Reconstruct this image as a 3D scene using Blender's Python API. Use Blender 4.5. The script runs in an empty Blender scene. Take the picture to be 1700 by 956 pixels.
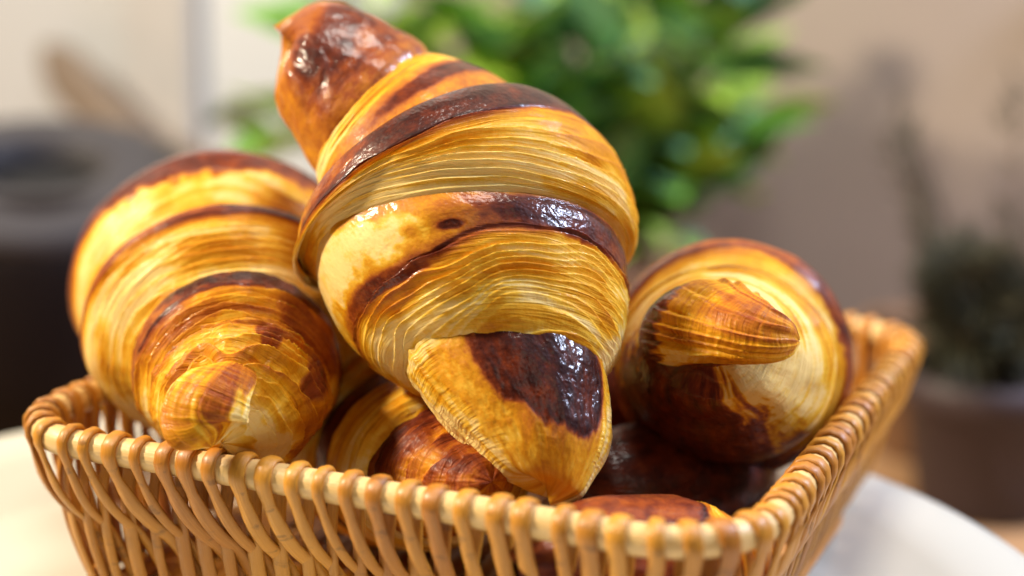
import bpy, math, random
import numpy as np
from mathutils import Vector, Matrix

# ------------------------------------------------------------------ camera, world, lamps, exposure
S = bpy.context.scene
COL = S.collection
F = 2700.0                                   # focal length in photo pixels (1700 wide)
EX = np.array([.91543, .09977, -.38992]); EY = np.array([.40227, -.19548, .89441]); EZ = np.array([.01302, -.97562, -.21909])
M3 = np.stack([EX, EY, EZ])
CAM = np.array([.21256, -.49078, .20950])
W, D, RIM = .2308, .2460, .058               # basket rim size and height

def P(x, y, z):
    """world point seen at photo pixel x, y at depth z (metres)"""
    return CAM + M3 @ (np.array([(x - 850) / F, (y - 478) / F, 1.0]) * z)

cd = bpy.data.cameras.new('camera'); cam = bpy.data.objects.new('camera', cd); COL.objects.link(cam)
right, down, fwd = M3[:, 0], M3[:, 1], M3[:, 2]
cam.matrix_world = Matrix(((right[0], -down[0], -fwd[0], CAM[0]), (right[1], -down[1], -fwd[1], CAM[1]),
                           (right[2], -down[2], -fwd[2], CAM[2]), (0, 0, 0, 1)))
cd.sensor_width = 36; cd.lens = F / 1700 * 36; cd.clip_start = .01; cd.clip_end = 50
cd.dof.use_dof = True; cd.dof.focus_distance = .463; cd.dof.aperture_fstop = 3.7; cd.dof.aperture_blades = 0
S.camera = cam

wd = bpy.data.worlds.new('World'); S.world = wd; wd.use_nodes = True
wb = wd.node_tree.nodes['Background']
wb.inputs[0].default_value = (.80, .86, 1.0, 1); wb.inputs[1].default_value = .03

def area(name, loc, target, power, size, color, size_y=None):
    l = bpy.data.lights.new(name, 'AREA'); l.energy = power; l.color = color; l.size = size
    if size_y: l.shape = 'RECTANGLE'; l.size_y = size_y
    o = bpy.data.objects.new(name, l); COL.objects.link(o); o.location = loc
    o.rotation_euler = (Vector(target) - Vector(loc)).to_track_quat('-Z', 'Y').to_euler()
    return o
def camdir(r, u, b):       # offset from the basket along camera right / up / back towards the viewer
    return np.array([0, 0, .07]) + right * r - down * u - fwd * b
area('key_lamp', camdir(-1.40, 1.10, .18), (0, 0, .07), 63, .22, (1.0, .85, .63))
area('window_lamp', camdir(1.10, .95, .12), (0, 0, .08), 31, .22, (.64, .74, 1.0), .2)
area('front_fill', camdir(.35, .55, 1.3), (0, -.05, .05), 1.4, .6, (1.0, .87, .70))  # soft fill added from the viewer's side
area('wall_fill', (.1, .1, 1.5), (.40, .8, .25), 19, .5, (1.0, .93, .84))  # added fill that brightens the wall, no fitting stands there
S.view_settings.view_transform = 'Standard'; S.view_settings.look = 'None'
S.view_settings.exposure = 0; S.view_settings.gamma = 1

# ------------------------------------------------------------------ helpers
def thing(name, label, cat, loc=(0, 0, 0), group=None):
    o = bpy.data.objects.new(name, None); COL.objects.link(o); o.location = loc
    o.empty_display_size = .02
    o['label'] = label; o['category'] = cat
    if group: o['group'] = group
    return o
def link(name, me, parent=None, mat=None):
    o = bpy.data.objects.new(name, me); COL.objects.link(o)
    if mat: me.materials.clear(); me.materials.append(mat)
    if parent:
        o.parent = parent; o.matrix_parent_inverse = Matrix.Translation(-parent.location)
    return o
def grid_mesh(name, V, closed_u=True, closed_v=False):
    """V: (nu, nv, 3) -> quad grid; v runs round when closed_v"""
    nu, nv = V.shape[:2]
    i = np.arange(nu - (0 if closed_u else 1)); j = np.arange(nv - (0 if closed_v else 1))
    I, J = np.meshgrid(i, j, indexing='ij'); I2 = (I + 1) % nu; J2 = (J + 1) % nv
    q = np.stack([I * nv + J, I2 * nv + J, I2 * nv + J2, I * nv + J2], -1).reshape(-1, 4)
    me = bpy.data.meshes.new(name)
    me.vertices.add(nu * nv); me.vertices.foreach_set('co', V.reshape(-1).astype(np.float32))
    n = len(q); me.loops.add(n * 4); me.loops.foreach_set('vertex_index', q.reshape(-1).astype(np.int32))
    me.polygons.add(n); me.polygons.foreach_set('loop_start', np.arange(0, n * 4, 4, dtype=np.int32))
    me.polygons.foreach_set('use_smooth', np.ones(n, dtype=bool))
    me.update(calc_edges=True); me.validate()
    return me
def attr(me, name, arr, kind='FLOAT_COLOR'):
    a = me.attributes.new(name, kind, 'POINT')
    a.data.foreach_set('color' if kind == 'FLOAT_COLOR' else 'vector', arr.reshape(-1).astype(np.float32))

rng = np.random.RandomState(7)
PERM = rng.permutation(512).astype(np.int64); VAL = rng.rand(512)
def vnoise(p):
    """value noise in 0..1 at points p (..., 3)"""
    f = np.floor(p).astype(np.int64); t = p - f; t = t * t * t * (t * (t * 6 - 15) + 10)
    r = 0
    for a in (0, 1):
        wa = t[..., 0] if a else 1 - t[..., 0]
        ha = PERM[(f[..., 0] + a) & 511]
        for b in (0, 1):
            wb_ = t[..., 1] if b else 1 - t[..., 1]
            hb = PERM[(ha + f[..., 1] + b) & 511]
            for c in (0, 1):
                wc = t[..., 2] if c else 1 - t[..., 2]
                r = r + wa * wb_ * wc * VAL[(hb + f[..., 2] + c) & 511]
    return r
def fbm(p, o=3):
    r = 0; a = .5; tot = 0
    for k in range(o):
        r = r + a * vnoise(p * (2 ** k) + 17.3 * k); tot += a; a *= .5
    return r / tot
def sstep(a, b, x):
    t = np.clip((x - a) / (b - a), 0, 1); return t * t * (3 - 2 * t)

# ------------------------------------------------------------------ node materials
class NT:
    def __init__(self, name):
        self.m = bpy.data.materials.new(name); self.m.use_nodes = True
        self.t = self.m.node_tree; self.b = self.t.nodes['Principled BSDF']
    def n(self, typ, **kw):
        x = self.t.nodes.new(typ)
        for k, v in kw.items():
            if k.startswith('i_'):
                x.inputs[int(k[2:]) if k[2:].isdigit() else k[2:]].default_value = v
            else: setattr(x, k, v)
        return x
    def l(self, a, b): self.t.links.new(a, b)
    def math(self, op, a, b=None, clamp=False):
        x = self.n('ShaderNodeMath', operation=op); x.use_clamp = clamp
        for i, v in enumerate((a, b)):
            if v is None: continue
            if isinstance(v, (int, float)): x.inputs[i].default_value = v
            else: self.l(v, x.inputs[i])
        return x.outputs[0]
    def ramp(self, fac, stops):
        x = self.n('ShaderNodeValToRGB'); e = x.color_ramp.elements
        while len(e) < len(stops): e.new(.5)
        for k, (p, c) in enumerate(stops): e[k].position = p; e[k].color = (*c, 1)
        self.l(fac, x.inputs[0]); return x.outputs[0]
    def noise(self, vec, scale, detail=3, rough=.55):
        x = self.n('ShaderNodeTexNoise'); x.inputs['Scale'].default_value = scale
        x.inputs['Detail'].default_value = detail; x.inputs['Roughness'].default_value = rough
        if vec is not None: self.l(vec, x.inputs['Vector'])
        return x.outputs['Fac']
    def mix(self, fac, a, b, mode='MIX'):
        x = self.n('ShaderNodeMix', data_type='RGBA', blend_type=mode)
        for s, v in ((x.inputs[0], fac), (x.inputs[6], a), (x.inputs[7], b)):
            if isinstance(v, (int, float)): s.default_value = v
            elif isinstance(v, tuple): s.default_value = (*v, 1)
            else: self.l(v, s)
        return x.outputs[2]
    def bump(self, h, strength, dist, prev=None):
        x = self.n('ShaderNodeBump'); x.inputs['Strength'].default_value = strength; x.inputs['Distance'].default_value = dist
        self.l(h, x.inputs['Height'])
        if prev is not None: self.l(prev, x.inputs['Normal'])
        return x.outputs[0]
    def set(self, **kw):
        for k, v in kw.items():
            k = k.replace('_', ' ').title() if k not in ('ior',) else 'IOR'
            s = self.b.inputs[k]
            if isinstance(v, tuple): s.default_value = (*v, 1) if len(v) == 3 and s.type == 'RGBA' else v
            elif isinstance(v, (int, float)): s.default_value = v
            else: self.l(v, s)

def dough_material():
    t = NT('baked_dough')
    a = t.n('ShaderNodeAttribute', attribute_name='dough'); sep = t.n('ShaderNodeSeparateColor'); t.l(a.outputs['Color'], sep.inputs[0])
    bake, lam, gloss = sep.outputs[0], sep.outputs[1], sep.outputs[2]
    c = t.n('ShaderNodeAttribute', attribute_name='coil_coord').outputs['Vector']    # along, around, seed (centimetres)
    st = t.n('ShaderNodeVectorMath', operation='MULTIPLY'); t.l(c, st.inputs[0]); st.inputs[1].default_value = (9.0, .30, 3.1)
    fib = t.noise(st.outputs[0], 1.1, 3, .55)                                        # fibres that run round the coil
    st2 = t.n('ShaderNodeVectorMath', operation='MULTIPLY'); t.l(c, st2.inputs[0]); st2.inputs[1].default_value = (2.2, 1.5, 3.1)
    blot = t.noise(st2.outputs[0], 1.0, 5, .62)
    fine = t.noise(st2.outputs[0], 6.0, 3, .6)
    d = t.math('MULTIPLY', t.math('SUBTRACT', fib, .5), t.math('ADD', t.math('MULTIPLY', lam, .30), .05))
    d2 = t.math('MULTIPLY', t.math('SUBTRACT', blot, .5), t.math('SUBTRACT', .5, t.math('MULTIPLY', lam, .3)))
    d3 = t.math('MULTIPLY', t.math('SUBTRACT', fine, .5), .16)
    b = t.math('ADD', t.math('ADD', bake, d), t.math('ADD', d2, d3), True)
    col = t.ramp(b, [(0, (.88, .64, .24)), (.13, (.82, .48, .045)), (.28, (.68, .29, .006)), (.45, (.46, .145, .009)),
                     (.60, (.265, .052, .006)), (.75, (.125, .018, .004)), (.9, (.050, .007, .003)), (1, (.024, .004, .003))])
    # paler pinkish mottling on the glazed skin
    mottle = t.math('MULTIPLY', sstep_node(t, t.noise(st2.outputs[0], 1.7, 5, .7), .54, .72), t.math('MULTIPLY', gloss, .03))
    col = t.mix(mottle, col, (.62, .40, .36))
    rough = t.math('SUBTRACT', .52, t.math('MULTIPLY', gloss, .03))
    vor = t.n('ShaderNodeTexVoronoi', feature='SMOOTH_F1'); vor.inputs['Scale'].default_value = 7.5
    st3 = t.n('ShaderNodeVectorMath', operation='MULTIPLY'); t.l(c, st3.inputs[0]); st3.inputs[1].default_value = (1.0, 1.0, 3.1)
    t.l(st3.outputs[0], vor.inputs['Vector'])
    bl = t.math('MULTIPLY', t.math('SUBTRACT', 1.0, vor.outputs['Distance'], True), gloss)
    n1 = t.bump(t.math('MULTIPLY', fib, t.math('ADD', t.math('MULTIPLY', lam, .9), .06)), .9, .0009)
    n2 = t.bump(t.math('ADD', t.math('MULTIPLY', fine, .5), bl), .40, .00045, n1)
    t.set(base_color=col, roughness=rough, normal=n2, coat_weight=t.math('MULTIPLY', gloss, .85), coat_roughness=.10,
          subsurface_weight=.10, subsurface_scale=.004, subsurface_radius=(1.0, .45, .15))
    t.l(n2, t.b.inputs['Coat Normal']); t.l(t.math('SUBTRACT', .32, t.math('MULTIPLY', t.math('MAXIMUM', lam, gloss), .20)), t.b.inputs['Specular IOR Level']); t.b.inputs['Coat IOR'].default_value = 1.38
    return t.m
def sstep_node(t, v, a, b):
    x = t.n('ShaderNodeMapRange', interpolation_type='SMOOTHSTEP'); x.inputs[1].default_value = a; x.inputs[2].default_value = b
    t.l(v, x.inputs[0]); return x.outputs[0]
DOUGH = dough_material()

def wicker_material(name, c0, c1, rough=.43):
    t = NT(name)
    oi = t.n('ShaderNodeObjectInfo').outputs['Random']
    uv = t.n('ShaderNodeAttribute', attribute_name='strand').outputs['Vector']
    s = t.n('ShaderNodeVectorMath', operation='MULTIPLY'); t.l(uv, s.inputs[0]); s.inputs[1].default_value = (45, 42, 1)
    add = t.n('ShaderNodeVectorMath', operation='ADD'); t.l(s.outputs[0], add.inputs[0])
    cmb = t.n('ShaderNodeCombineXYZ'); t.l(t.math('MULTIPLY', oi, 91.0), cmb.inputs[2]); t.l(cmb.outputs[0], add.inputs[1])
    g = t.noise(add.outputs[0], 1.0, 4, .6)
    s2 = t.n('ShaderNodeVectorMath', operation='MULTIPLY'); t.l(uv, s2.inputs[0]); s2.inputs[1].default_value = (400, 1.5, 1)
    add2 = t.n('ShaderNodeVectorMath', operation='ADD'); t.l(s2.outputs[0], add2.inputs[0]); t.l(cmb.outputs[0], add2.inputs[1])
    blot = t.noise(add2.outputs[0], .5, 3)
    f = t.math('ADD', t.math('MULTIPLY', g, .75), t.math('MULTIPLY', oi, .62))
    col = t.mix(t.math('SUBTRACT', f, .1, True), c0, c1)
    spots = sstep_node(t, blot, .60, .70)
    col = t.mix(t.math('MULTIPLY', spots, .5), col, (.10, .035, .008))
    n = t.bump(g, .5, .0005)
    t.set(base_color=col, roughness=rough, normal=n, coat_weight=.14, coat_roughness=.25)
    return t.m
STAKE = wicker_material('varnished_willow', (.72, .335, .032), (.40, .135, .010))
ROD = wicker_material('pale_cane', (.80, .55, .24), (.70, .44, .15), .4)

def plain(name, c, rough=.6, c2=None, scale=40, bump=0, coat=0):
    t = NT(name)
    tc = t.n('ShaderNodeTexCoord').outputs['Object']
    nz = t.noise(tc, scale, 4)
    t.set(base_color=t.mix(nz, c, c2 or tuple(x * .8 for x in c)), roughness=rough, coat_weight=coat)
    if bump: t.set(normal=t.bump(nz, .5, bump))
    return t.m

# ------------------------------------------------------------------ geometry builders
def spine_fn(pts):
    pts = np.array(pts); d = np.r_[0, np.cumsum(np.linalg.norm(np.diff(pts, axis=0), axis=1))]; L = d[-1]; d = d / L
    ext = np.vstack([2 * pts[0] - pts[1], pts, 2 * pts[-1] - pts[-2]])
    tt = np.linspace(0, 1, 400); out = []
    for t in tt:
        k = min(np.searchsorted(d, t, 'right') - 1, len(pts) - 2); u = (t - d[k]) / (d[k + 1] - d[k])
        a, b, c, e = ext[k:k + 4]
        out.append(.5 * (2 * b + (c - a) * u + (2 * a - 5 * b + 4 * c - e) * u * u + (3 * b - a - 3 * c + e) * u ** 3))
    C = np.array(out)
    for _ in range(25): C[1:-1] = .25 * C[:-2] + .5 * C[1:-1] + .25 * C[2:]
    T = np.gradient(C, axis=0); T /= np.linalg.norm(T, axis=1)[:, None]
    ref = -down * .75 - fwd * .66                              # up and towards the viewer
    U = ref - T * (T @ ref)[:, None]; U /= np.linalg.norm(U, axis=1)[:, None]
    V = np.cross(U, T)
    def f(t):
        t = np.asarray(t); te = t; t = np.clip(t, 0, 1); r = lambda A: np.stack([np.interp(t, tt, A[:, k]) for k in range(3)], -1)
        over = (te - t)[..., None] * L
        TT = r(T)
        return r(C) + TT * over, TT, r(U), r(V)
    return f, L

def pchip(xs, ys, x):
    xs = np.array(xs, float); ys = np.array(ys, float); h = np.diff(xs); dl = np.diff(ys) / h
    m = np.zeros(len(xs)); m[0] = dl[0]; m[-1] = dl[-1]
    for k in range(1, len(xs) - 1):
        m[k] = 0 if dl[k - 1] * dl[k] <= 0 else 2 * dl[k - 1] * dl[k] / (dl[k - 1] + dl[k])
    x = np.clip(x, xs[0], xs[-1]); k = np.clip(np.searchsorted(xs, x, 'right') - 1, 0, len(xs) - 2); u = (x - xs[k]) / h[k]
    return ((2 * u ** 3 - 3 * u ** 2 + 1) * ys[k] + (u ** 3 - 2 * u ** 2 + u) * h[k] * m[k] + (-2 * u ** 3 + 3 * u ** 2) * ys[k + 1] + (u ** 3 - u ** 2) * h[k] * m[k + 1])

SEED = [0]
def coil(parent, spine, t0, t1, prof, asp=.86, slant=0., arch=0., sl=0., sk=.5, N=11, skin=.5, lamb=.16, side=.0, blobs=(),
         amp=.05, lump=.10, gloss=.7, ns=220, nt=300, name='coil', bottom=.85, sq=2.0, along=False, lam_side=0, helix=0, skew=0, halo_=1.0, flake=0., dirt=.10, edge=.25, warp=1.0, nobake=0.):
    """one wrap of dough. prof: (s, radius cm). s < sl and s > sk are cut layered faces, between them glazed skin."""
    SEED[0] += 1; sd = SEED[0]
    f, L = spine
    s = np.linspace(0, 1, ns)[:, None]; th = (np.linspace(-math.pi, math.pi, nt, endpoint=False))[None, :]
    Sg = np.repeat(s, nt, 1); Th = np.repeat(th, ns, 0)
    r = pchip(*zip(*prof), Sg)
    ct, sn = np.cos(Th), np.sin(Th)
    Lc = abs(t1 - t0) * L * 100
    q = np.stack([ct * 2.2, sn * 2.2, Sg * Lc * .45 + sd * 7.7], -1)       # low frequency coordinates
    n1 = fbm(q * .9, 2) - .5; n2 = fbm(q * 2.3 + 5, 3) - .5; n3 = fbm(q * 6.0 + 9, 3) - .5
    skb = sk + .10 * n1 + .07 * n2 + skew * np.maximum(-sn, 0); slb = sl + .06 * n1 + .05 * n2
    lamS = sstep(skb - .012, skb + .02, Sg); lamL = (1 - sstep(slb - .02, slb + .012, Sg)) * (1 if sl > 0 else 0)
    lam = np.maximum(lamS, lamL)
    if lam_side:
        lam = np.maximum(lam, sstep(lam_side - 8, lam_side + 10, np.abs(np.degrees(Th) - 5) + 50 * n2 + 30 * n1) * sstep(.02, .10, Sg))
    # leaves of the cut face
    sks = sk + .10 * n1 + skew * np.maximum(-sn, 0); phn = np.where(Sg > skb, (Sg - sks) / (1 - sk), (sl + .06 * n1 - Sg) / max(sl, .05))
    ph = phn.copy()
    if along: phn = np.abs(Th) / math.pi; ph = phn.copy()
    q2 = np.stack([ct * 1.6, sn * 1.6, Sg * 1.2 + sd * 3.1], -1)
    wv = fbm(q2 * 1.0 + 31, 2) - .5; wv2 = fbm(np.stack([ct * 4, sn * 4, Sg * 5 + sd], -1), 2) - .5
    nn = N if sk < 1 else 6
    jit = vnoise(np.stack([phn * 4.5 + sd * 9, ct * .8 + 4, sn * .8 + 4], -1)) - .5
    ph = (ph + .16 * jit) * nn + warp * (1.3 * wv + .10 * wv2 + (.04 * n2 if along else 0)) + helix * Th / (2 * math.pi)
    k = np.floor(ph); fr = ph - k
    ka, kb = (Sg * 2.0, Sg * 0) if along else (ct * 1.1, sn * 1.1)
    tint = vnoise(np.stack([k * 3.7 + sd * 11, ka + 3, kb + 7], -1))
    hgt = vnoise(np.stack([k * 5.1 + sd * 5 + 40, ka * 1.5 + 3, kb * 1.5 + 9], -1))
    saw = np.where(fr < .78, (1 - fr / .78 * .75), .25 + (fr - .78) / .22 * .75)     # sharp lip then a slope
    h = (saw - .6) * (.45 + 1.2 * hgt) * amp * lam * (1.35 - .7 * np.clip(phn, 0, 1)) * (.45 + 1.9 * sstep(.36, .64, fbm(np.stack([ka * 1.5 + sd, kb * 1.5, phn * 3.0 + sd * 2], -1), 2)))
    h = h + lump * n1 * 1.6 + lump * .5 * n2 + (.02 + flake) * n3 * (1 - .5 * lam)
    if flake: h = h + flake * 1.6 * (np.abs(fbm(np.stack([ct * 5, sn * 5, Sg * Lc * 2.2 + sd], -1), 3) - .5) * -2 + .35)
    if along or lam_side: h = h * (sstep(.12, .55, Sg) if not lam_side else sstep(.02, .16, Sg)) * (1 - .6 * sstep(.85, 1, Sg))
    r = np.maximum(r + h * np.clip(r / 2.0, .15, 1), .02) * .01
    t = t0 + (t1 - t0) * Sg + slant * sn + arch * ct
    t = t + (t1 - t0) * (.03 * n1)
    C, T, U, Vv = f(t)
    # superellipse section, flatter below
    e = 2.0 / sq
    X = np.sign(sn) * np.abs(sn) ** e; Y = np.sign(ct) * np.abs(ct) ** e
    Y = np.where(Y < 0, Y * bottom, Y)
    pos = C + (r * X)[..., None] * Vv + (r * asp * Y)[..., None] * U
    # baking: skin brown on the top, paler to the sides, layers golden with browned lips
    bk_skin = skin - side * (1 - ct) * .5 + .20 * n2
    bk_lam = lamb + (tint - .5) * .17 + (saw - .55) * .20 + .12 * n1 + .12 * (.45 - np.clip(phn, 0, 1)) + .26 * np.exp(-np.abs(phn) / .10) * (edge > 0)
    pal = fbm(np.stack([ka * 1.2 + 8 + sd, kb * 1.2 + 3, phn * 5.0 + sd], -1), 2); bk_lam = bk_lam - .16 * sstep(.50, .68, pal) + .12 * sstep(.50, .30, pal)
    bk_lam = bk_lam - .16 * np.clip((.75 - ct) / 1.2, 0, 1)                # less colour away from the top heat; also paints in the bright lit sides
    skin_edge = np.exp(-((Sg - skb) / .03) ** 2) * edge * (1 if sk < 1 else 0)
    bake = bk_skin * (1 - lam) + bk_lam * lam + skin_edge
    gl = (1 - lam) * gloss + lam * .18
    for (b0, bs, wt, ws, am) in blobs:                       # theta deg, s, width deg, width s, amount
        dth = (np.degrees(Th) - b0 + 180) % 360 - 180
        dist = np.sqrt((dth / wt) ** 2 + ((Sg - bs) / ws) ** 2) + min(1, halo_ + .1) * (.65 * n2 + .5 * n3)
        m = 1 - sstep(1 - .30 * halo_, 1 + .12 * halo_, dist)
        am0 = am
        if am > .6:
            halo = (1 - sstep(.80, 1.7, dist)) * (1 - lam); bake = bake + halo_ * halo * np.maximum(.56 + .3 * n2 - bake, 0); am = .62 + (am - .62) * .96 + .30 * n2 + .12 * n3
        bake = bake + m * (am - bake)
        if am0 > .6: gl = np.maximum(gl, m); lam = lam * (1 - m * .8)
    bake = np.clip(bake + dirt * n3, 0, 1)
    me = grid_mesh(name, pos.transpose(1, 0, 2), closed_u=True)
    colr = np.stack([bake, lam, gl, np.ones_like(bake)], -1).transpose(1, 0, 2)
    attr(me, 'dough', colr)
    cc = np.stack([Sg * Lc, Th * np.max(r) * 100, np.full_like(Sg, sd * 3.0)], -1).transpose(1, 0, 2)
    # around-coordinate mirrored so that it has no seam
    cc[..., 1] = np.abs(cc[..., 1]); cc[..., 2] += np.where(Th.T > 0, 0, 0)
    attr(me, 'coil_coord', cc, 'FLOAT_VECTOR')
    return link(name, me, parent, DOUGH)

def sweep(path, side, wid, thk, n=10, taper=None):
    """tube along path with elliptical section; side = normals. returns (npts, n, 3) and strand coords"""
    path = np.array(path); side = np.array(side)
    T = np.gradient(path, axis=0); T /= np.linalg.norm(T, axis=1)[:, None] + 1e-12
    Nn = side - T * np.sum(T * side, 1)[:, None]; Nn /= np.linalg.norm(Nn, axis=1)[:, None] + 1e-12
    B = np.cross(T, Nn)
    a = np.linspace(0, 2 * math.pi, n, endpoint=False)
    tp = np.ones(len(path)) if taper is None else np.array(taper)
    V = path[:, None] + (Nn[:, None] * (np.cos(a) * thk)[None, :, None] + B[:, None] * (np.sin(a) * wid)[None, :, None]) * tp[:, None, None]
    d = np.r_[0, np.cumsum(np.linalg.norm(np.diff(path, axis=0), axis=1))]
    st = np.stack([np.repeat(d[:, None], n, 1), np.repeat((np.cos(a) + np.sin(a) * .7)[None], len(path), 0) * .3, np.zeros((len(path), n))], -1)
    return V, st
def tube_obj(name, path, side, wid, thk, parent, mat, n=10, closed=False, taper=None):
    V, st = sweep(path, side, wid, thk, n, taper)
    me = grid_mesh(name, V, closed_u=closed, closed_v=True)
    attr(me, 'strand', st, 'FLOAT_VECTOR')
    return link(name, me, parent, mat)
def smooth_path(pts, m=36):
    pts = np.array(pts, float); d = np.r_[0, np.cumsum(np.linalg.norm(np.diff(pts, axis=0), axis=1))]
    ext = np.vstack([2 * pts[0] - pts[1], pts, 2 * pts[-1] - pts[-2]]); out = []
    for t in np.linspace(0, d[-1], m):
        k = min(max(np.searchsorted(d, t, 'right') - 1, 0), len(pts) - 2); u = (t - d[k]) / (d[k + 1] - d[k])
        a, b, c, e = ext[k:k + 4]
        out.append(.5 * (2 * b + (c - a) * u + (2 * a - 5 * b + 4 * c - e) * u * u + (3 * b - a - 3 * c + e) * u ** 3))
    return np.array(out)
def lathe(name, prof, center, parent, mat, n=64):
    a = np.linspace(0, 2 * math.pi, n, endpoint=False); pr = np.array(prof)
    V = np.stack([center[0] + pr[None, :, 0] * np.cos(a)[:, None], center[1] + pr[None, :, 0] * np.sin(a)[:, None],
                  np.repeat(center[2] + pr[None, :, 1], n, 0)], -1)
    return link(name, grid_mesh(name, V, closed_u=True), parent, mat)
def box(name, lo, hi, parent, mat, bev=.002):
    import bmesh
    bm = bmesh.new(); bmesh.ops.create_cube(bm, size=1)
    for v in bm.verts:
        v.co = Vector([(lo[k] + hi[k]) / 2 + v.co[k] * (hi[k] - lo[k]) for k in range(3)])
    if bev: bmesh.ops.bevel(bm, geom=bm.edges[:], offset=bev, segments=2, affect='EDGES')
    me = bpy.data.meshes.new(name); bm.to_mesh(me); bm.free()
    return link(name, me, parent, mat)

# ------------------------------------------------------------------ setting: counter, wall, stand
counter_mat = plain('oiled_counter_wood', (.42, .25, .13), .5, (.30, .16, .075), 9)
o = box('counter', (-2.6, -.75, -.16), (1.7, .80, -.12), None, counter_mat, .004); o['kind'] = 'structure'
wall_mat = plain('beige_plaster', (.345, .287, .248), .85, (.31, .255, .218), 14, .0006)
o = box('wall', (-3.2, .80, -.9), (2.2, .90, 2.4), None, wall_mat, 0); o['kind'] = 'structure'
o = box('floor', (-3.2, -3.0, -.95), (2.6, .80, -.90), None, plain('grey_floor', (.3, .28, .26), .6), 0); o['kind'] = 'structure'

trim_mat = plain('pale_ledge_paint', (.66, .57, .48), .6)
ledge = thing('wall_ledge', 'narrow pale ledge running along the beige wall at top right', 'ledge', (.40, .78, .24))
box('shelf_board', (.16, .755, .236), (1.2, .798, .246), ledge, trim_mat, .002)
box('backing_strip', (.16, .785, .200), (1.2, .7985, .235), ledge, plain('ledge_strip_brown', (.45, .33, .23), .7), .001)

door = thing('cabinet_door', 'tall off-white cabinet door with raised upright trim behind the dark pot', 'door', (-.95, .79, -.1))
white_mat = plain('off_white_paint', (.45, .475, .51), .55, (.41, .435, .47), 6)
cool_mat = plain('cool_white_paint', (.55, .59, .63), .5, (.51, .55, .60), 6)
box('door_panel', (-1.9, .780, -.12), (-.74, .798, 1.2), door, white_mat, .002)
box('upright_trim', (-.737, .770, -.12), (-.66, .798, 1.2), door, plain('cream_trim_paint', (.46, .46, .465), .5), .003)
box('side_panel', (-.657, .784, -.12), (-.46, .798, 1.2), door, cool_mat, .002)

stand = thing('serving_stand', 'round pale cream serving stand with a sloping rim under the wicker basket', 'serving stand', (-.012, -.09, -.12))
cream_mat = plain('cream_glaze', (.60, .59, .51), .4, (.56, .55, .475), 12, 0, .15)
lathe('plate_top', [(0, -.001), (.160, -.001), (.166, .0005), (.186, .0085), (.192, .0105), (.213, .0115), (.219, .0095), (.2205, .006), (.217, .002), (.18, -.008), (.15, -.012), (.02, -.014)],
      (-.012, -.09, 0), stand, cream_mat, 128)
lathe('pedestal', [(.06, -.0125), (.045, -.02), (.034, -.05), (.034, -.08), (.05, -.100), (.085, -.110), (.088, -.1185), (.0, -.1190)], (-.012, -.09, 0), stand, cream_mat, 64)

# ------------------------------------------------------------------ basket
basket = thing('wicker_basket', 'honey brown wicker basket with wrapped rim holding a heap of croissants', 'basket', (0, 0, 0))
RC = .030; INS = .016; RR = .0044
hx, hy = W / 2 - RC, D / 2 - RC
segs = [('l', 2 * hx), ('a', RC * math.pi / 2), ('l', 2 * hy), ('a', RC * math.pi / 2), ('l', 2 * hx), ('a', RC * math.pi / 2), ('l', 2 * hy), ('a', RC * math.pi / 2)]
PER = sum(s[1] for s in segs)
def rim_pt(u):
    """u = distance along the rim from the left end of the front side, anticlockwise: point, outward normal"""
    u = u % PER; k = 0
    while u > segs[k][1]: u -= segs[k][1]; k += 1
    cs = [(hx, -hy), (hx, hy), (-hx, hy), (-hx, -hy)]
    if segs[k][0] == 'l':
        i = k // 2; a = -math.pi / 2 + i * math.pi / 2
        n = np.array([math.cos(a), math.sin(a)]); tng = np.array([-n[1], n[0]])
        st_c = np.array(cs[(i - 1) % 4]); p = st_c + n * RC + tng * u
    else:
        i = k // 2; a = -math.pi / 2 + i * math.pi / 2 + u / RC
        n = np.array([math.cos(a), math.sin(a)]); p = np.array(cs[i]) + n * RC
    return p, n
def wall_pt(u, off, z):
    p, n = rim_pt(u); w = -INS * (1 - min(z, RIM) / RIM) ** 1.25
    p = p + n * (w + off); return np.array([p[0], p[1], z]), np.array([n[0], n[1], 0])
# rim core and rings
def ring(name, z, off, r, mat, m=220):
    pts, nn = zip(*[wall_pt(u, off, z) for u in np.linspace(0, PER, m, endpoint=False)])
    pts = np.array(pts); T = np.roll(pts, -1, 0) - np.roll(pts, 1, 0); T /= np.linalg.norm(T, axis=1)[:, None]
    Nn = np.array(nn); B = np.cross(T, Nn); a = np.linspace(0, 2 * math.pi, 12, endpoint=False)
    V = pts[:, None] + r * (Nn[:, None] * np.cos(a)[None, :, None] + B[:, None] * np.sin(a)[None, :, None])
    me = grid_mesh(name, V, True, True)
    st = np.stack([np.repeat((np.arange(m) * PER / m)[:, None], 12, 1), np.repeat((np.cos(a))[None] * .3, m, 0), np.zeros((m, 12))], -1)
    attr(me, 'strand', st, 'FLOAT_VECTOR'); return link(name, me, basket, mat)
ring('rim_rod', RIM, 0, RR, ROD)
ring('weaver', .006, .001, .0021, STAKE); ring('weaver', .0105, -.0026, .0019, STAKE); ring('weaver', .0030, -.003, .0022, STAKE)
random.seed(4)
NST = 104; pitch = PER / NST
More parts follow.
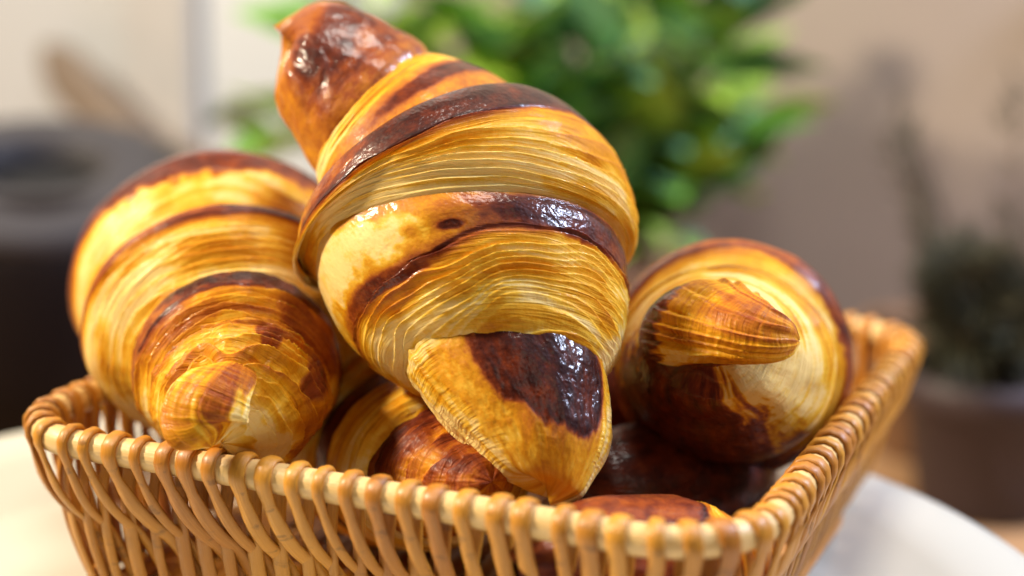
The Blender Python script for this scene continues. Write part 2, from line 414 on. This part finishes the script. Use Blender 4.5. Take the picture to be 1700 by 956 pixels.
for i in range(NST):
    u = (i + .5) * pitch + random.uniform(-.0011, .0011)
    fr = u / (2 * hx)
    if fr < 1: sh = (2.2 - 1.9 * fr) * pitch
    elif u < 2 * hx + RC * 1.57: sh = -.6 * pitch
    elif u < 2 * hx + RC * 1.57 + 2 * hy: sh = -2.6 * pitch
    else: sh = 1.3 * pitch
    sh *= random.uniform(.85, 1.15)
    th = .00095 * random.uniform(.9, 1.1); wd_ = .0024 * random.uniform(.70, 1.18)
    zt = RIM; e = RR + th * .75; lean = random.uniform(-.0016, .0016)
    key = [(lean, -.0003, .001), (lean * .5, .0012, .012), (0, .0012, .028), (0, -.0010, .042), (-lean * .5, -.0040, .050), (-lean * .5, -e * 1.0, zt - .001),
           (.0003, -e * .70, zt + e * .72), (.0005, 0, zt + e), (.0006, e * .72, zt + e * .70), (.0008, e * 1.0, zt), (.0012, e * .86, zt - .0042),
           (.0010 + sh * .10, .0042, zt - .0090), (.0010 + sh * .26, .0042, zt - .0150), (sh * .48, .0026, zt - .021), (sh * .74, -.0012, zt - .030), (sh * 1.10, -.0026, .007)]
    pts = []; nn = []
    for (du, off, z) in key:
        p, n = wall_pt(u + du, off, z); pts.append(p); nn.append(n)
    pp = smooth_path(pts, 46)
    # section normal: away from the rim rod near the top, outward on the wall
    cpt, cn = wall_pt(u, 0, RIM)
    sd = []
    top_i = int(np.argmax(pp[:, 2]))
    for pi_, p in enumerate(pp):
        v = p - cpt; v = v - np.array([-cn[1], cn[0], 0]) * (v @ np.array([-cn[1], cn[0], 0]))
        w = 1 if p[2] > RIM - .006 else max(0, 1 - (RIM - .006 - p[2]) / .006)
        vv = v / (np.linalg.norm(v) + 1e-9)
        sd.append(vv * w + cn * (1 - w) * (1 if pi_ >= top_i else -1))
    tube_obj('stake', pp, sd, wd_, th, basket, STAKE, 10)
for k in range(22):
    x = -W / 2 + INS + .006 + k * (W - 2 * INS - .012) / 21
    tube_obj('base_rod', [(x, y, .0022 + .0012 * math.sin(j * 2 + k * math.pi)) for j, y in enumerate(np.linspace(-D / 2 + INS, D / 2 - INS, 12))],
             [(0, 0, 1)] * 12, .0046, .0018, basket, STAKE, 8)

# ------------------------------------------------------------------ croissants
GR = 'croissants heaped in the wicker basket'
def croissant(label, pts, base):
    c = thing('croissant', label, 'croissant', tuple(P(*base)), GR)
    return c, spine_fn([P(*p) for p in pts])

# --- the large one on top
c, sp = croissant('large glossy croissant lying on top of the heap with dark glazed pointed tip', 
    [(498, 82, .520), (588, 158, .520), (694, 262, .512), (764, 365, .502), (784, 470, .490), (840, 610, .472), (885, 720, .460), (905, 806, .452)], (860, 640, .49))
coil(c, sp, -.035, .235, [(0, .02), (.015, .6), (.05, 1.25), (.12, 1.8), (.28, 2.3), (.55, 2.7), (.8, 2.9), (.93, 2.6), (1, 1.4)], asp=.85, slant=-.03, sk=1.3, skin=.50, side=.12, lump=.26,
     blobs=[(5, .42, 62, .30, .80), (-40, .2, 25, .15, .8), (20, .55, 60, .2, .66), (-95, .5, 22, .5, .42)], gloss=.6, name='tip', ns=180)
coil(c, sp, .165, .425, [(0, 1.3), (.04, 2.25), (.12, 2.8), (.3, 3.3), (.5, 3.75), (.68, 3.95), (.85, 3.8), (1, 2.6)], asp=.84, slant=-.012, sl=.29, sk=1.3, N=5, skin=.42, lamb=.16, amp=.02, lump=.12,
     blobs=[(30, .40, 60, .075, .84), (60, .38, 28, .09, .88), (-60, .62, 26, .07, .74)], gloss=.5, ns=220, edge=.0)
coil(c, sp, .312, .630, [(0, 2.4), (.03, 3.95), (.09, 4.55), (.22, 4.98), (.42, 5.25), (.6, 5.15), (.72, 4.9), (.84, 4.4), (1, 3.2)], asp=.86, slant=.026, sk=.30, N=13, skin=.80, side=.10, lamb=.17, amp=.085,
     blobs=[(30, .15, 78, .15, .92), (-62, .13, 26, .08, .66), (-92, .20, 12, .16, .25)], gloss=.75, ns=340, nt=420, edge=.15)
coil(c, sp, .515, .805, [(0, 3.0), (.035, 4.3), (.10, 4.62), (.25, 4.65), (.45, 4.32), (.62, 3.9), (.78, 3.4), (.89, 2.9), (1, 2.0)], asp=.86, slant=.050, sk=.43, skew=.20, N=14, skin=.34, side=.22, lamb=.20, amp=.07,
     blobs=[(40, .31, 42, .15, .90), (75, .36, 24, .14, .86), (-12, .40, 5, .035, .9), (-52, .58, 28, .05, .72), (-72, .36, 44, .17, .0)], gloss=.7, ns=320, nt=420)  # last blob: pale cream skin with its highlight put into the bake
coil(c, sp, .695, 1.01, [(0, 1.9), (.03, 2.6), (.10, 2.9), (.25, 2.8), (.45, 2.5), (.65, 2.08), (.82, 1.6), (.92, 1.25), (.975, .95), (.995, .5), (1, 0)], asp=.80, slant=.030, sk=1.3, N=9, skin=.22, lamb=.22, side=.0, lump=.20, flake=.022, amp=.04, halo_=.4,
     blobs=[(16, .42, 46, .33, .88), (30, .50, 34, .27, .95), (-66, .16, 30, .14, .06)], gloss=.45, name='tip', ns=300, nt=420, dirt=.25, along=True, lam_side=58, warp=1.0, edge=0)

# --- left one, seen from its tip
c, sp = croissant('golden croissant at the left of the heap with layered swirl tip resting on the rim',
    [(400, 420, .640), (375, 465, .590), (372, 492, .560), (385, 565, .528), (396, 622, .502), (398, 668, .482), (386, 702, .468), (374, 726, .461)], (385, 640, .5))
coil(c, sp, -.02, .37, [(0, 1.5), (.2, 3.2), (.6, 4.5), (.9, 4.6), (1, 3.0)], sk=1.3, skin=.6, ns=90, nt=160)
coil(c, sp, .26, .63, [(0, 3.2), (.04, 4.5), (.12, 5.05), (.28, 5.25), (.45, 4.9), (.6, 4.3), (.74, 3.7), (.9, 3.1), (1, 2.6)], asp=.93, sk=.34, N=8, skin=.66, lamb=.17, amp=.06,
     blobs=[(0, .28, 60, .20, .82)], ns=240, nt=360, slant=.006, edge=.2)
coil(c, sp, .545, .80, [(0, 3.0), (.02, 4.5), (.08, 4.76), (.25, 4.6), (.45, 4.1), (.6, 3.45), (.75, 2.85), (1, 2.0)], asp=.92, sk=.17, N=13, skin=.52, lamb=.13, amp=.07,
     blobs=[(22, .10, 24, .08, .84), (-30, .10, 34, .07, .60)], ns=260, nt=400, slant=.008)
coil(c, sp, .715, .93, [(0, 2.1), (.04, 2.95), (.10, 3.2), (.3, 3.1), (.55, 2.7), (.8, 2.2), (.95, 1.9), (1, 1.3)], asp=1.0, sk=.30, N=8, skin=.55, lamb=.30, amp=.10,
     blobs=[(8, .16, 50, .15, .88), (60, .5, 30, .2, .6), (-20, .55, 30, .1, .5)], ns=240, nt=360, flake=.03)
coil(c, sp, .825, 1.015, [(0, 1.6), (.05, 2.2), (.2, 2.55), (.4, 2.45), (.6, 2.15), (.8, 1.6), (.93, 1.0), (.985, .45), (1, 0)], asp=.95, sk=.05, N=11, skin=.5, lamb=.25, amp=.17, helix=3,
     blobs=[(70, .42, 16, .2, .62), (25, .35, 10, .16, .6), (110, .5, 30, .2, .5)], ns=240, nt=360, flake=.05, name='tip', warp=1.8)
f2 = spine_fn([P(392, 606, .466), P(374, 624, .457), P(350, 658, .4525), P(338, 698, .4515), P(352, 740, .453)])
coil(c, f2, 0, 1, [(0, .1), (.1, .6), (.35, 1.0), (.65, 1.3), (.85, 1.1), (.95, .6), (1, .1)], asp=.36, sq=1.4, sk=.04, N=9, along=True, lamb=.22, amp=.07, edge=0, skin=.36, lump=.34, flake=.05,
     blobs=[(26, .5, 24, .42, .57), (60, .25, 30, .2, .5), (-60, .75, 45, .2, .40)], gloss=.25, ns=140, nt=160, name='folded_flap')

# --- right one
c, sp = croissant('croissant at the right of the heap, pointed layered tip turned right above shaded underside',
    [(1260, 560, .60), (1222, 588, .555), (1205, 600, .528), (1205, 606, .508), (1190, 582, .488), (1180, 560, .478)], (1200, 660, .51))
coil(c, sp, .0, .47, [(0, 1.2), (.2, 2.8), (.6, 3.7), (.95, 3.7), (1, 2.5)], sk=1.3, skin=.6, ns=90, nt=160)
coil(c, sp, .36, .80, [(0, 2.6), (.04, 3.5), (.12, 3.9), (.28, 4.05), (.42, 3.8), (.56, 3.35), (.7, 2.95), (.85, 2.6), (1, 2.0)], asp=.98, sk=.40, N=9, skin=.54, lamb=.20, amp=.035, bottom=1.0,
     blobs=[(55, .26, 40, .2, .75), (-10, .14, 40, .12, .6), (192, .5, 72, .9, .78)], ns=220, nt=340, gloss=.85)  # underside blob: browned bottom with its shade painted in
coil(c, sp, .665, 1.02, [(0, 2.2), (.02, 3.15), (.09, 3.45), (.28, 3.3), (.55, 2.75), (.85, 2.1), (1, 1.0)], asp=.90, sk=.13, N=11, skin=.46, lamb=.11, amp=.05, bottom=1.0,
     blobs=[(-60, .08, 40, .08, .7), (192, .5, 72, .9, .78)], ns=240, nt=360, edge=.2)  # same underside blob, brown crust plus painted shade
f2 = spine_fn([P(1150, 560, .500), P(1180, 548, .482), P(1225, 548, .468), P(1275, 558, .462), P(1327, 566, .462)])
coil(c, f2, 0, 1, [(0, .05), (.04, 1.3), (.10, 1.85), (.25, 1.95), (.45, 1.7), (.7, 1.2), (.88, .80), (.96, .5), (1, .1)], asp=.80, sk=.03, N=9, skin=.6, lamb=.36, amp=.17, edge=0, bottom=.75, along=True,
     blobs=[(-65, .20, 75, .20, .84), (-20, .12, 60, .06, .74), (90, .97, 90, .05, .8), (180, .5, 60, .6, .75)], ns=260, nt=300, flake=.04, name='tip', warp=1.6)  # dark blobs at left and bottom paint the shadow on this tip

# --- lying in the bottom, half hidden
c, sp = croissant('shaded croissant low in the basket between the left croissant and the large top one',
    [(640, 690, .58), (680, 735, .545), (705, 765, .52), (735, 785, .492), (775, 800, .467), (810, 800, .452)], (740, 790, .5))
coil(c, sp, .05, .48, [(0, 2.0), (.1, 3.6), (.5, 4.1), (.9, 3.8), (1, 2.6)], asp=.9, sk=.45, N=8, skin=.72, lamb=.26, ns=160, nt=260, amp=.05)  # crust of this low croissant darkened to carry its shade in the colour
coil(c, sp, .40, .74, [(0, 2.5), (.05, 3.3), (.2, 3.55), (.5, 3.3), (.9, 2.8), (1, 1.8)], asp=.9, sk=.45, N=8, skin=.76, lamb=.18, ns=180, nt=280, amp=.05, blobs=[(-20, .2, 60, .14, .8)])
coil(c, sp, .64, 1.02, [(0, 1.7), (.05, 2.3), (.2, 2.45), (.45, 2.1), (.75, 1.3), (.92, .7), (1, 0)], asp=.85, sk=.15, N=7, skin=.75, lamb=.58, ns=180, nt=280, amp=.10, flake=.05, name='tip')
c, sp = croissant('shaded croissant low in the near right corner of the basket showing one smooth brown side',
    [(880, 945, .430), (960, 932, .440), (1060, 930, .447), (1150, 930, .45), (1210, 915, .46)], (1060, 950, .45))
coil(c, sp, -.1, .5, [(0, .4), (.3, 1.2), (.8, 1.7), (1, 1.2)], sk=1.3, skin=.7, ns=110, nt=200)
coil(c, sp, .18, 1.0, [(0, 1.1), (.05, 1.55), (.3, 1.9), (.6, 1.9), (.9, 1.5), (1, .7)], sk=.75, N=6, skin=.68, lamb=.35, ns=160, nt=240, gloss=.5)  # browned further so the shade of this corner sits in the bake
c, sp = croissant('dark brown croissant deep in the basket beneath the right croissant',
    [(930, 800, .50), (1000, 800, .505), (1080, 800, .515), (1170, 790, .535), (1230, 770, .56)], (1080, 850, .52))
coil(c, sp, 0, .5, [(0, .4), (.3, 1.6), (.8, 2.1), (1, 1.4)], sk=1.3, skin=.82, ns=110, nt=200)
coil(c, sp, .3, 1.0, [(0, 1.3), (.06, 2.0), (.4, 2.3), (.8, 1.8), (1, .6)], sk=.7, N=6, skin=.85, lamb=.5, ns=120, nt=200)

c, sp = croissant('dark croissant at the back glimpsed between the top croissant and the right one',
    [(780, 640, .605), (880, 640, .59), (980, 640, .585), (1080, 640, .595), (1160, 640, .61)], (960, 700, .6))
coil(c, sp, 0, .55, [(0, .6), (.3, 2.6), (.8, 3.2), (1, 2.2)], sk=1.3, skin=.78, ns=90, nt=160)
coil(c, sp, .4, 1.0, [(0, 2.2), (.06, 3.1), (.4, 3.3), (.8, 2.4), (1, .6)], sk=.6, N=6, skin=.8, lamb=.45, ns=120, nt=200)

# ------------------------------------------------------------------ things behind, out of focus
# round dark pot, its grey ring tilted to the viewer, paddle leaning behind it
pc = P(65, 292, 1.06); pot = thing('cooking_pot', 'round dark brown pot with tilted grey ring around a black opening at far left', 'pot', (pc[0], pc[1], -.12))
hz = pc[2] + .12
dark_mat = plain('dark_glaze', (.006, .0035, .0035), .55, (.009, .005, .005), 8)
grey_mat = plain('grey_metal', (.060, .056, .060), .5, (.045, .042, .046), 8)
lathe('body', [(.0, .001), (.080, .001), (.090, .01), (.096, .05), (.098, hz - .045), (.090, hz - .022), (.06, hz - .004)], (pc[0], pc[1], -.12), pot, dark_mat)
vd = Vector((CAM[0] - pc[0], CAM[1] - pc[1], 0)).normalized()
for m_ in (dark_mat, grey_mat): m_.node_tree.nodes['Principled BSDF'].inputs['Specular IOR Level'].default_value = .12
tilt = Matrix.Rotation(math.radians(15), 3, vd.cross(Vector((0, 0, -1))).normalized())
def tilted(name, prof, mat):
    o = lathe(name, prof, (0, 0, 0), pot, mat)
    for v in o.data.vertices: v.co = tilt @ v.co + Vector((pc[0], pc[1], pc[2]))
tilted('grey_ring', [(.055, -.014), (.094, -.016), (.100, -.008), (.098, .002), (.088, .006), (.050, .010), (.042, .008), (.041, -.010)], grey_mat)
tilted('black_opening', [(.0415, -.008), (.015, -.0085), (0, -.009)], plain('black_liner', (.004, .004, .005), .7))
sp_ = thing('brown_form', 'long brown tapered paddle leaning behind the dark pot at upper left', 'form', tuple(P(330, 360, 1.36)))
form_mat = plain('form_brown', (.17, .13, .10), .75, (.14, .105, .08), 20)
top_, low_ = P(70, 80, 1.55), P(330, 360, 1.36)  # plain brown tapered form, narrow above and wide below
foot_ = low_ + (low_ - top_) * ((-.115 - low_[2]) / (low_[2] - top_[2]))
pth = np.array([top_ + (foot_ - top_) * k / 31 for k in range(32)])[::-1]
tube_obj('narrow_end', pth[20:], [(0, -1, .2)] * 12, .023, .008, sp_, form_mat, 14, taper=[1] * 5 + [1.05, 1.1, 1.12, 1.1, .95, .7, .2])
tube_obj('wide_end', pth[:21], [(0, -1, .2)] * 21, .052, .006, sp_, form_mat, 14, taper=[.7, .9] + [1] * 12 + [.95, .88, .78, .68, .58, .5, .46])

# leafy plant
leaf_mats = [plain('leaf_mid_green', (.17, .38, .05), .45, (.13, .30, .04), 30), plain('leaf_bright_green', (.42, .62, .08), .45, (.34, .54, .06), 30),
             plain('leaf_deep_green', (.06, .17, .04), .5, (.045, .12, .035), 30), plain('leaf_blue_green', (.14, .34, .20), .4, (.10, .27, .15), 30)]
stem_mat = plain('green_stem', (.10, .16, .03), .6)
terracotta = plain('terracotta_clay', (.24, .125, .06), .8, (.18, .09, .042), 20)
soil_mat = plain('potting_soil', (.03, .02, .014), .95)
def leaf_mesh(mat, ln, wd):
    n = 9; V = np.zeros((n, 5, 3))
    for i in range(n):
        t = i / (n - 1); w = wd * math.sin(math.pi * t ** .8) * (1 - .25 * t) + .0004
        for j in range(5):
            x = (j - 2) / 2
            V[i, j] = (x * w, t * ln, -.10 * ln * t * t * 2.2 + .22 * w * abs(x) + .04 * w * math.sin(t * 9))
    me = grid_mesh('leaf', V, closed_u=False); me.materials.append(mat); return me
leaves = [leaf_mesh(m, l, w) for m in leaf_mats for (l, w) in ((.078, .025), (.062, .021))]
pb = P(935, 480, 1.17)
plant = thing('potted_plant', 'leafy green potted plant standing behind the large croissant', 'plant', (pb[0], pb[1], -.12))
lathe('pot', [(0, .001), (.045, .001), (.048, .004), (.060, .080), (.066, .082), (.067, .100), (.061, .100), (.057, .088)], (pb[0], pb[1], -.12), plant, terracotta)
lathe('soil', [(.0571, .087), (.03, .090), (0, .091)], (pb[0], pb[1], -.12), plant, soil_mat)
random.seed(11)
tops = [(470, 225), (560, 60), (650, -20), (740, 40), (790, 120), (860, 20), (900, 150), (950, 60), (985, 200), (1010, 330), (1040, 20), (1075, 170), (1100, 300), (1120, 80), (1170, 20), (1190, 130),
        (1200, 230), (1200, 320), (1225, 60), (1250, 20), (1225, 230), (1080, 390), (960, 290), (930, 380), (1160, -40), (830, -20), (1050, -60), (1030, 120), (1130, 200), (980, 100), (720, -70), (460, 190), (620, 10), (690, 60), (1150, 260), (1060, 250), (1210, 60), (850, 90), (930, 10), (1240, 150)]
for ti, (tx, ty) in enumerate(tops):
    dpt = 1.17 + random.uniform(-.07, .07)
    tip = P(tx, ty, dpt); root = np.array([pb[0] + random.uniform(-.02, .02), pb[1] + random.uniform(-.02, .02), -.032])
    mid = root * .45 + tip * .55 + np.array([0, 0, -.015]); mid[:2] = root[:2] * .65 + tip[:2] * .35
    path = smooth_path([root, mid, tip], 14)
    tube_obj('stem', path, [(1, .3, .1)] * 14, .0016, .0016, plant, stem_mat, 6, taper=np.linspace(1, .5, 14))
    for k in range(7):
        q = path[min(13, 6 + k + random.choice((0, 1)))] if k < 5 else path[13]
        me = random.choice(leaves[:4] if tx < 860 else (leaves if random.random() < .5 else leaves[2:]))
        o = bpy.data.objects.new('leaf', me); COL.objects.link(o); o.parent = plant; o.matrix_parent_inverse = Matrix.Translation(-plant.location)
        dirv = Vector((tip - mid).tolist()).normalized() * .6 + Vector((random.uniform(-1, 1), random.uniform(-1, .8), random.uniform(-.5, .6)))
        o.rotation_euler = dirv.to_track_quat('Y', 'Z').to_euler(); o.rotation_euler.rotate_axis('Y', random.uniform(-.7, .7))
        o.location = q; s_ = random.uniform(.75, 1.15); o.scale = (s_, s_, s_)

# dark herb at right
def herb(px, py, depth, label, sprigs, potm, r, h, seed):
    random.seed(seed); b = P(px, py, depth)
    t = thing('potted_herb', label, 'plant', (b[0], b[1], -.12), 'dark herbs in pots')
    lathe('pot', [(0, .001), (r * .72, .001), (r * .76, .004), (r * .95, h - .02), (r * 1.06, h - .018), (r * 1.06, h), (r * .94, h), (r * .9, h - .01)], (b[0], b[1], -.12), t, potm)
    lathe('soil', [(r * .905, h - .011), (0, h - .008)], (b[0], b[1], -.12), t, soil_mat)
    for (tx, ty, dd, fan) in sprigs:
        tip = P(tx, ty, depth + dd); root = np.array([b[0] + random.uniform(-.4, .4) * r, b[1] + random.uniform(-.4, .4) * r, -.12 + h - .012])
        mid = root * .5 + tip * .5; mid[:2] = root[:2] * .75 + tip[:2] * .25
        path = smooth_path([root, mid, tip], 40)
        tube_obj('stem', path, [(1, .3, .1)] * 40, .0013, .0013, t, herb_stem, 6, taper=np.linspace(1, .5, 40))
        V = []; Fc = []
        for k in range(90 if fan > .023 else 45):                                   # needles of one sprig
            i = min(39, int(8 + 31.9 * random.random())); q = path[i]; tg = path[min(39, i + 1)] - path[i - 1]; tg /= np.linalg.norm(tg)
            a = np.array([random.uniform(-1, 1) for _ in range(3)]); a -= tg * (a @ tg); a /= np.linalg.norm(a)
            d_ = a * .8 + tg * .75; d_ /= np.linalg.norm(d_); s2 = np.cross(d_, tg); s2 /= np.linalg.norm(s2)
            ln = fan * random.uniform(.7, 1.2); n0 = len(V); up = np.cross(s2, d_) * .0009
            V += [q - s2 * .0008, q + s2 * .0008, q + d_ * ln * .6 + s2 * .0010 + up, q + d_ * ln, q + d_ * ln * .6 - s2 * .0010 + up]
            Fc.append((n0, n0 + 1, n0 + 2, n0 + 3, n0 + 4))
        me = bpy.data.meshes.new('needles'); me.from_pydata([tuple(v) for v in V], [], Fc)
        link('needles', me, t, herb_leaf)['kind'] = 'stuff'
herb_stem = plain('woody_stem', (.12, .075, .045), .8); herb_leaf = plain('grey_green_needles', (.055, .062, .028), .7, (.04, .03, .022), 50)
purple_pot = plain('dark_purple_clay', (.035, .022, .028), .6, (.05, .03, .032), 14)
herb(1640, 720, .94, 'bushy dark herb in a dark purple pot at far right', [(1690, 150, .03, .022), (1600, 470, 0, .022), (1640, 440, .02, .022), (1680, 450, -.02, .022), (1570, 500, .0, .02), (1700, 480, 0, .02), (1620, 520, -.03, .02),
     (1660, 540, -.04, .02), (1590, 560, .02, .02), (1720, 380, 0, .02), (1650, 500, .03, .02), (1610, 600, -.03, .02), (1560, 580, -.02, .018), (1690, 600, -.03, .02)] + [(random.randint(1555, 1720), random.randint(420, 640), random.uniform(-.06, .06), .028) for _ in range(70)], purple_pot, .050, .085, 5)
herb(1535, 700, 1.05, 'tall thin herb sprigs in a terracotta pot just behind the right end of the basket', [(1490, 170, 0, .02), (1475, 220, .02, .018), (1505, 240, -.02, .018), (1520, 330, 0, .02)], terracotta, .042, .085, 6)
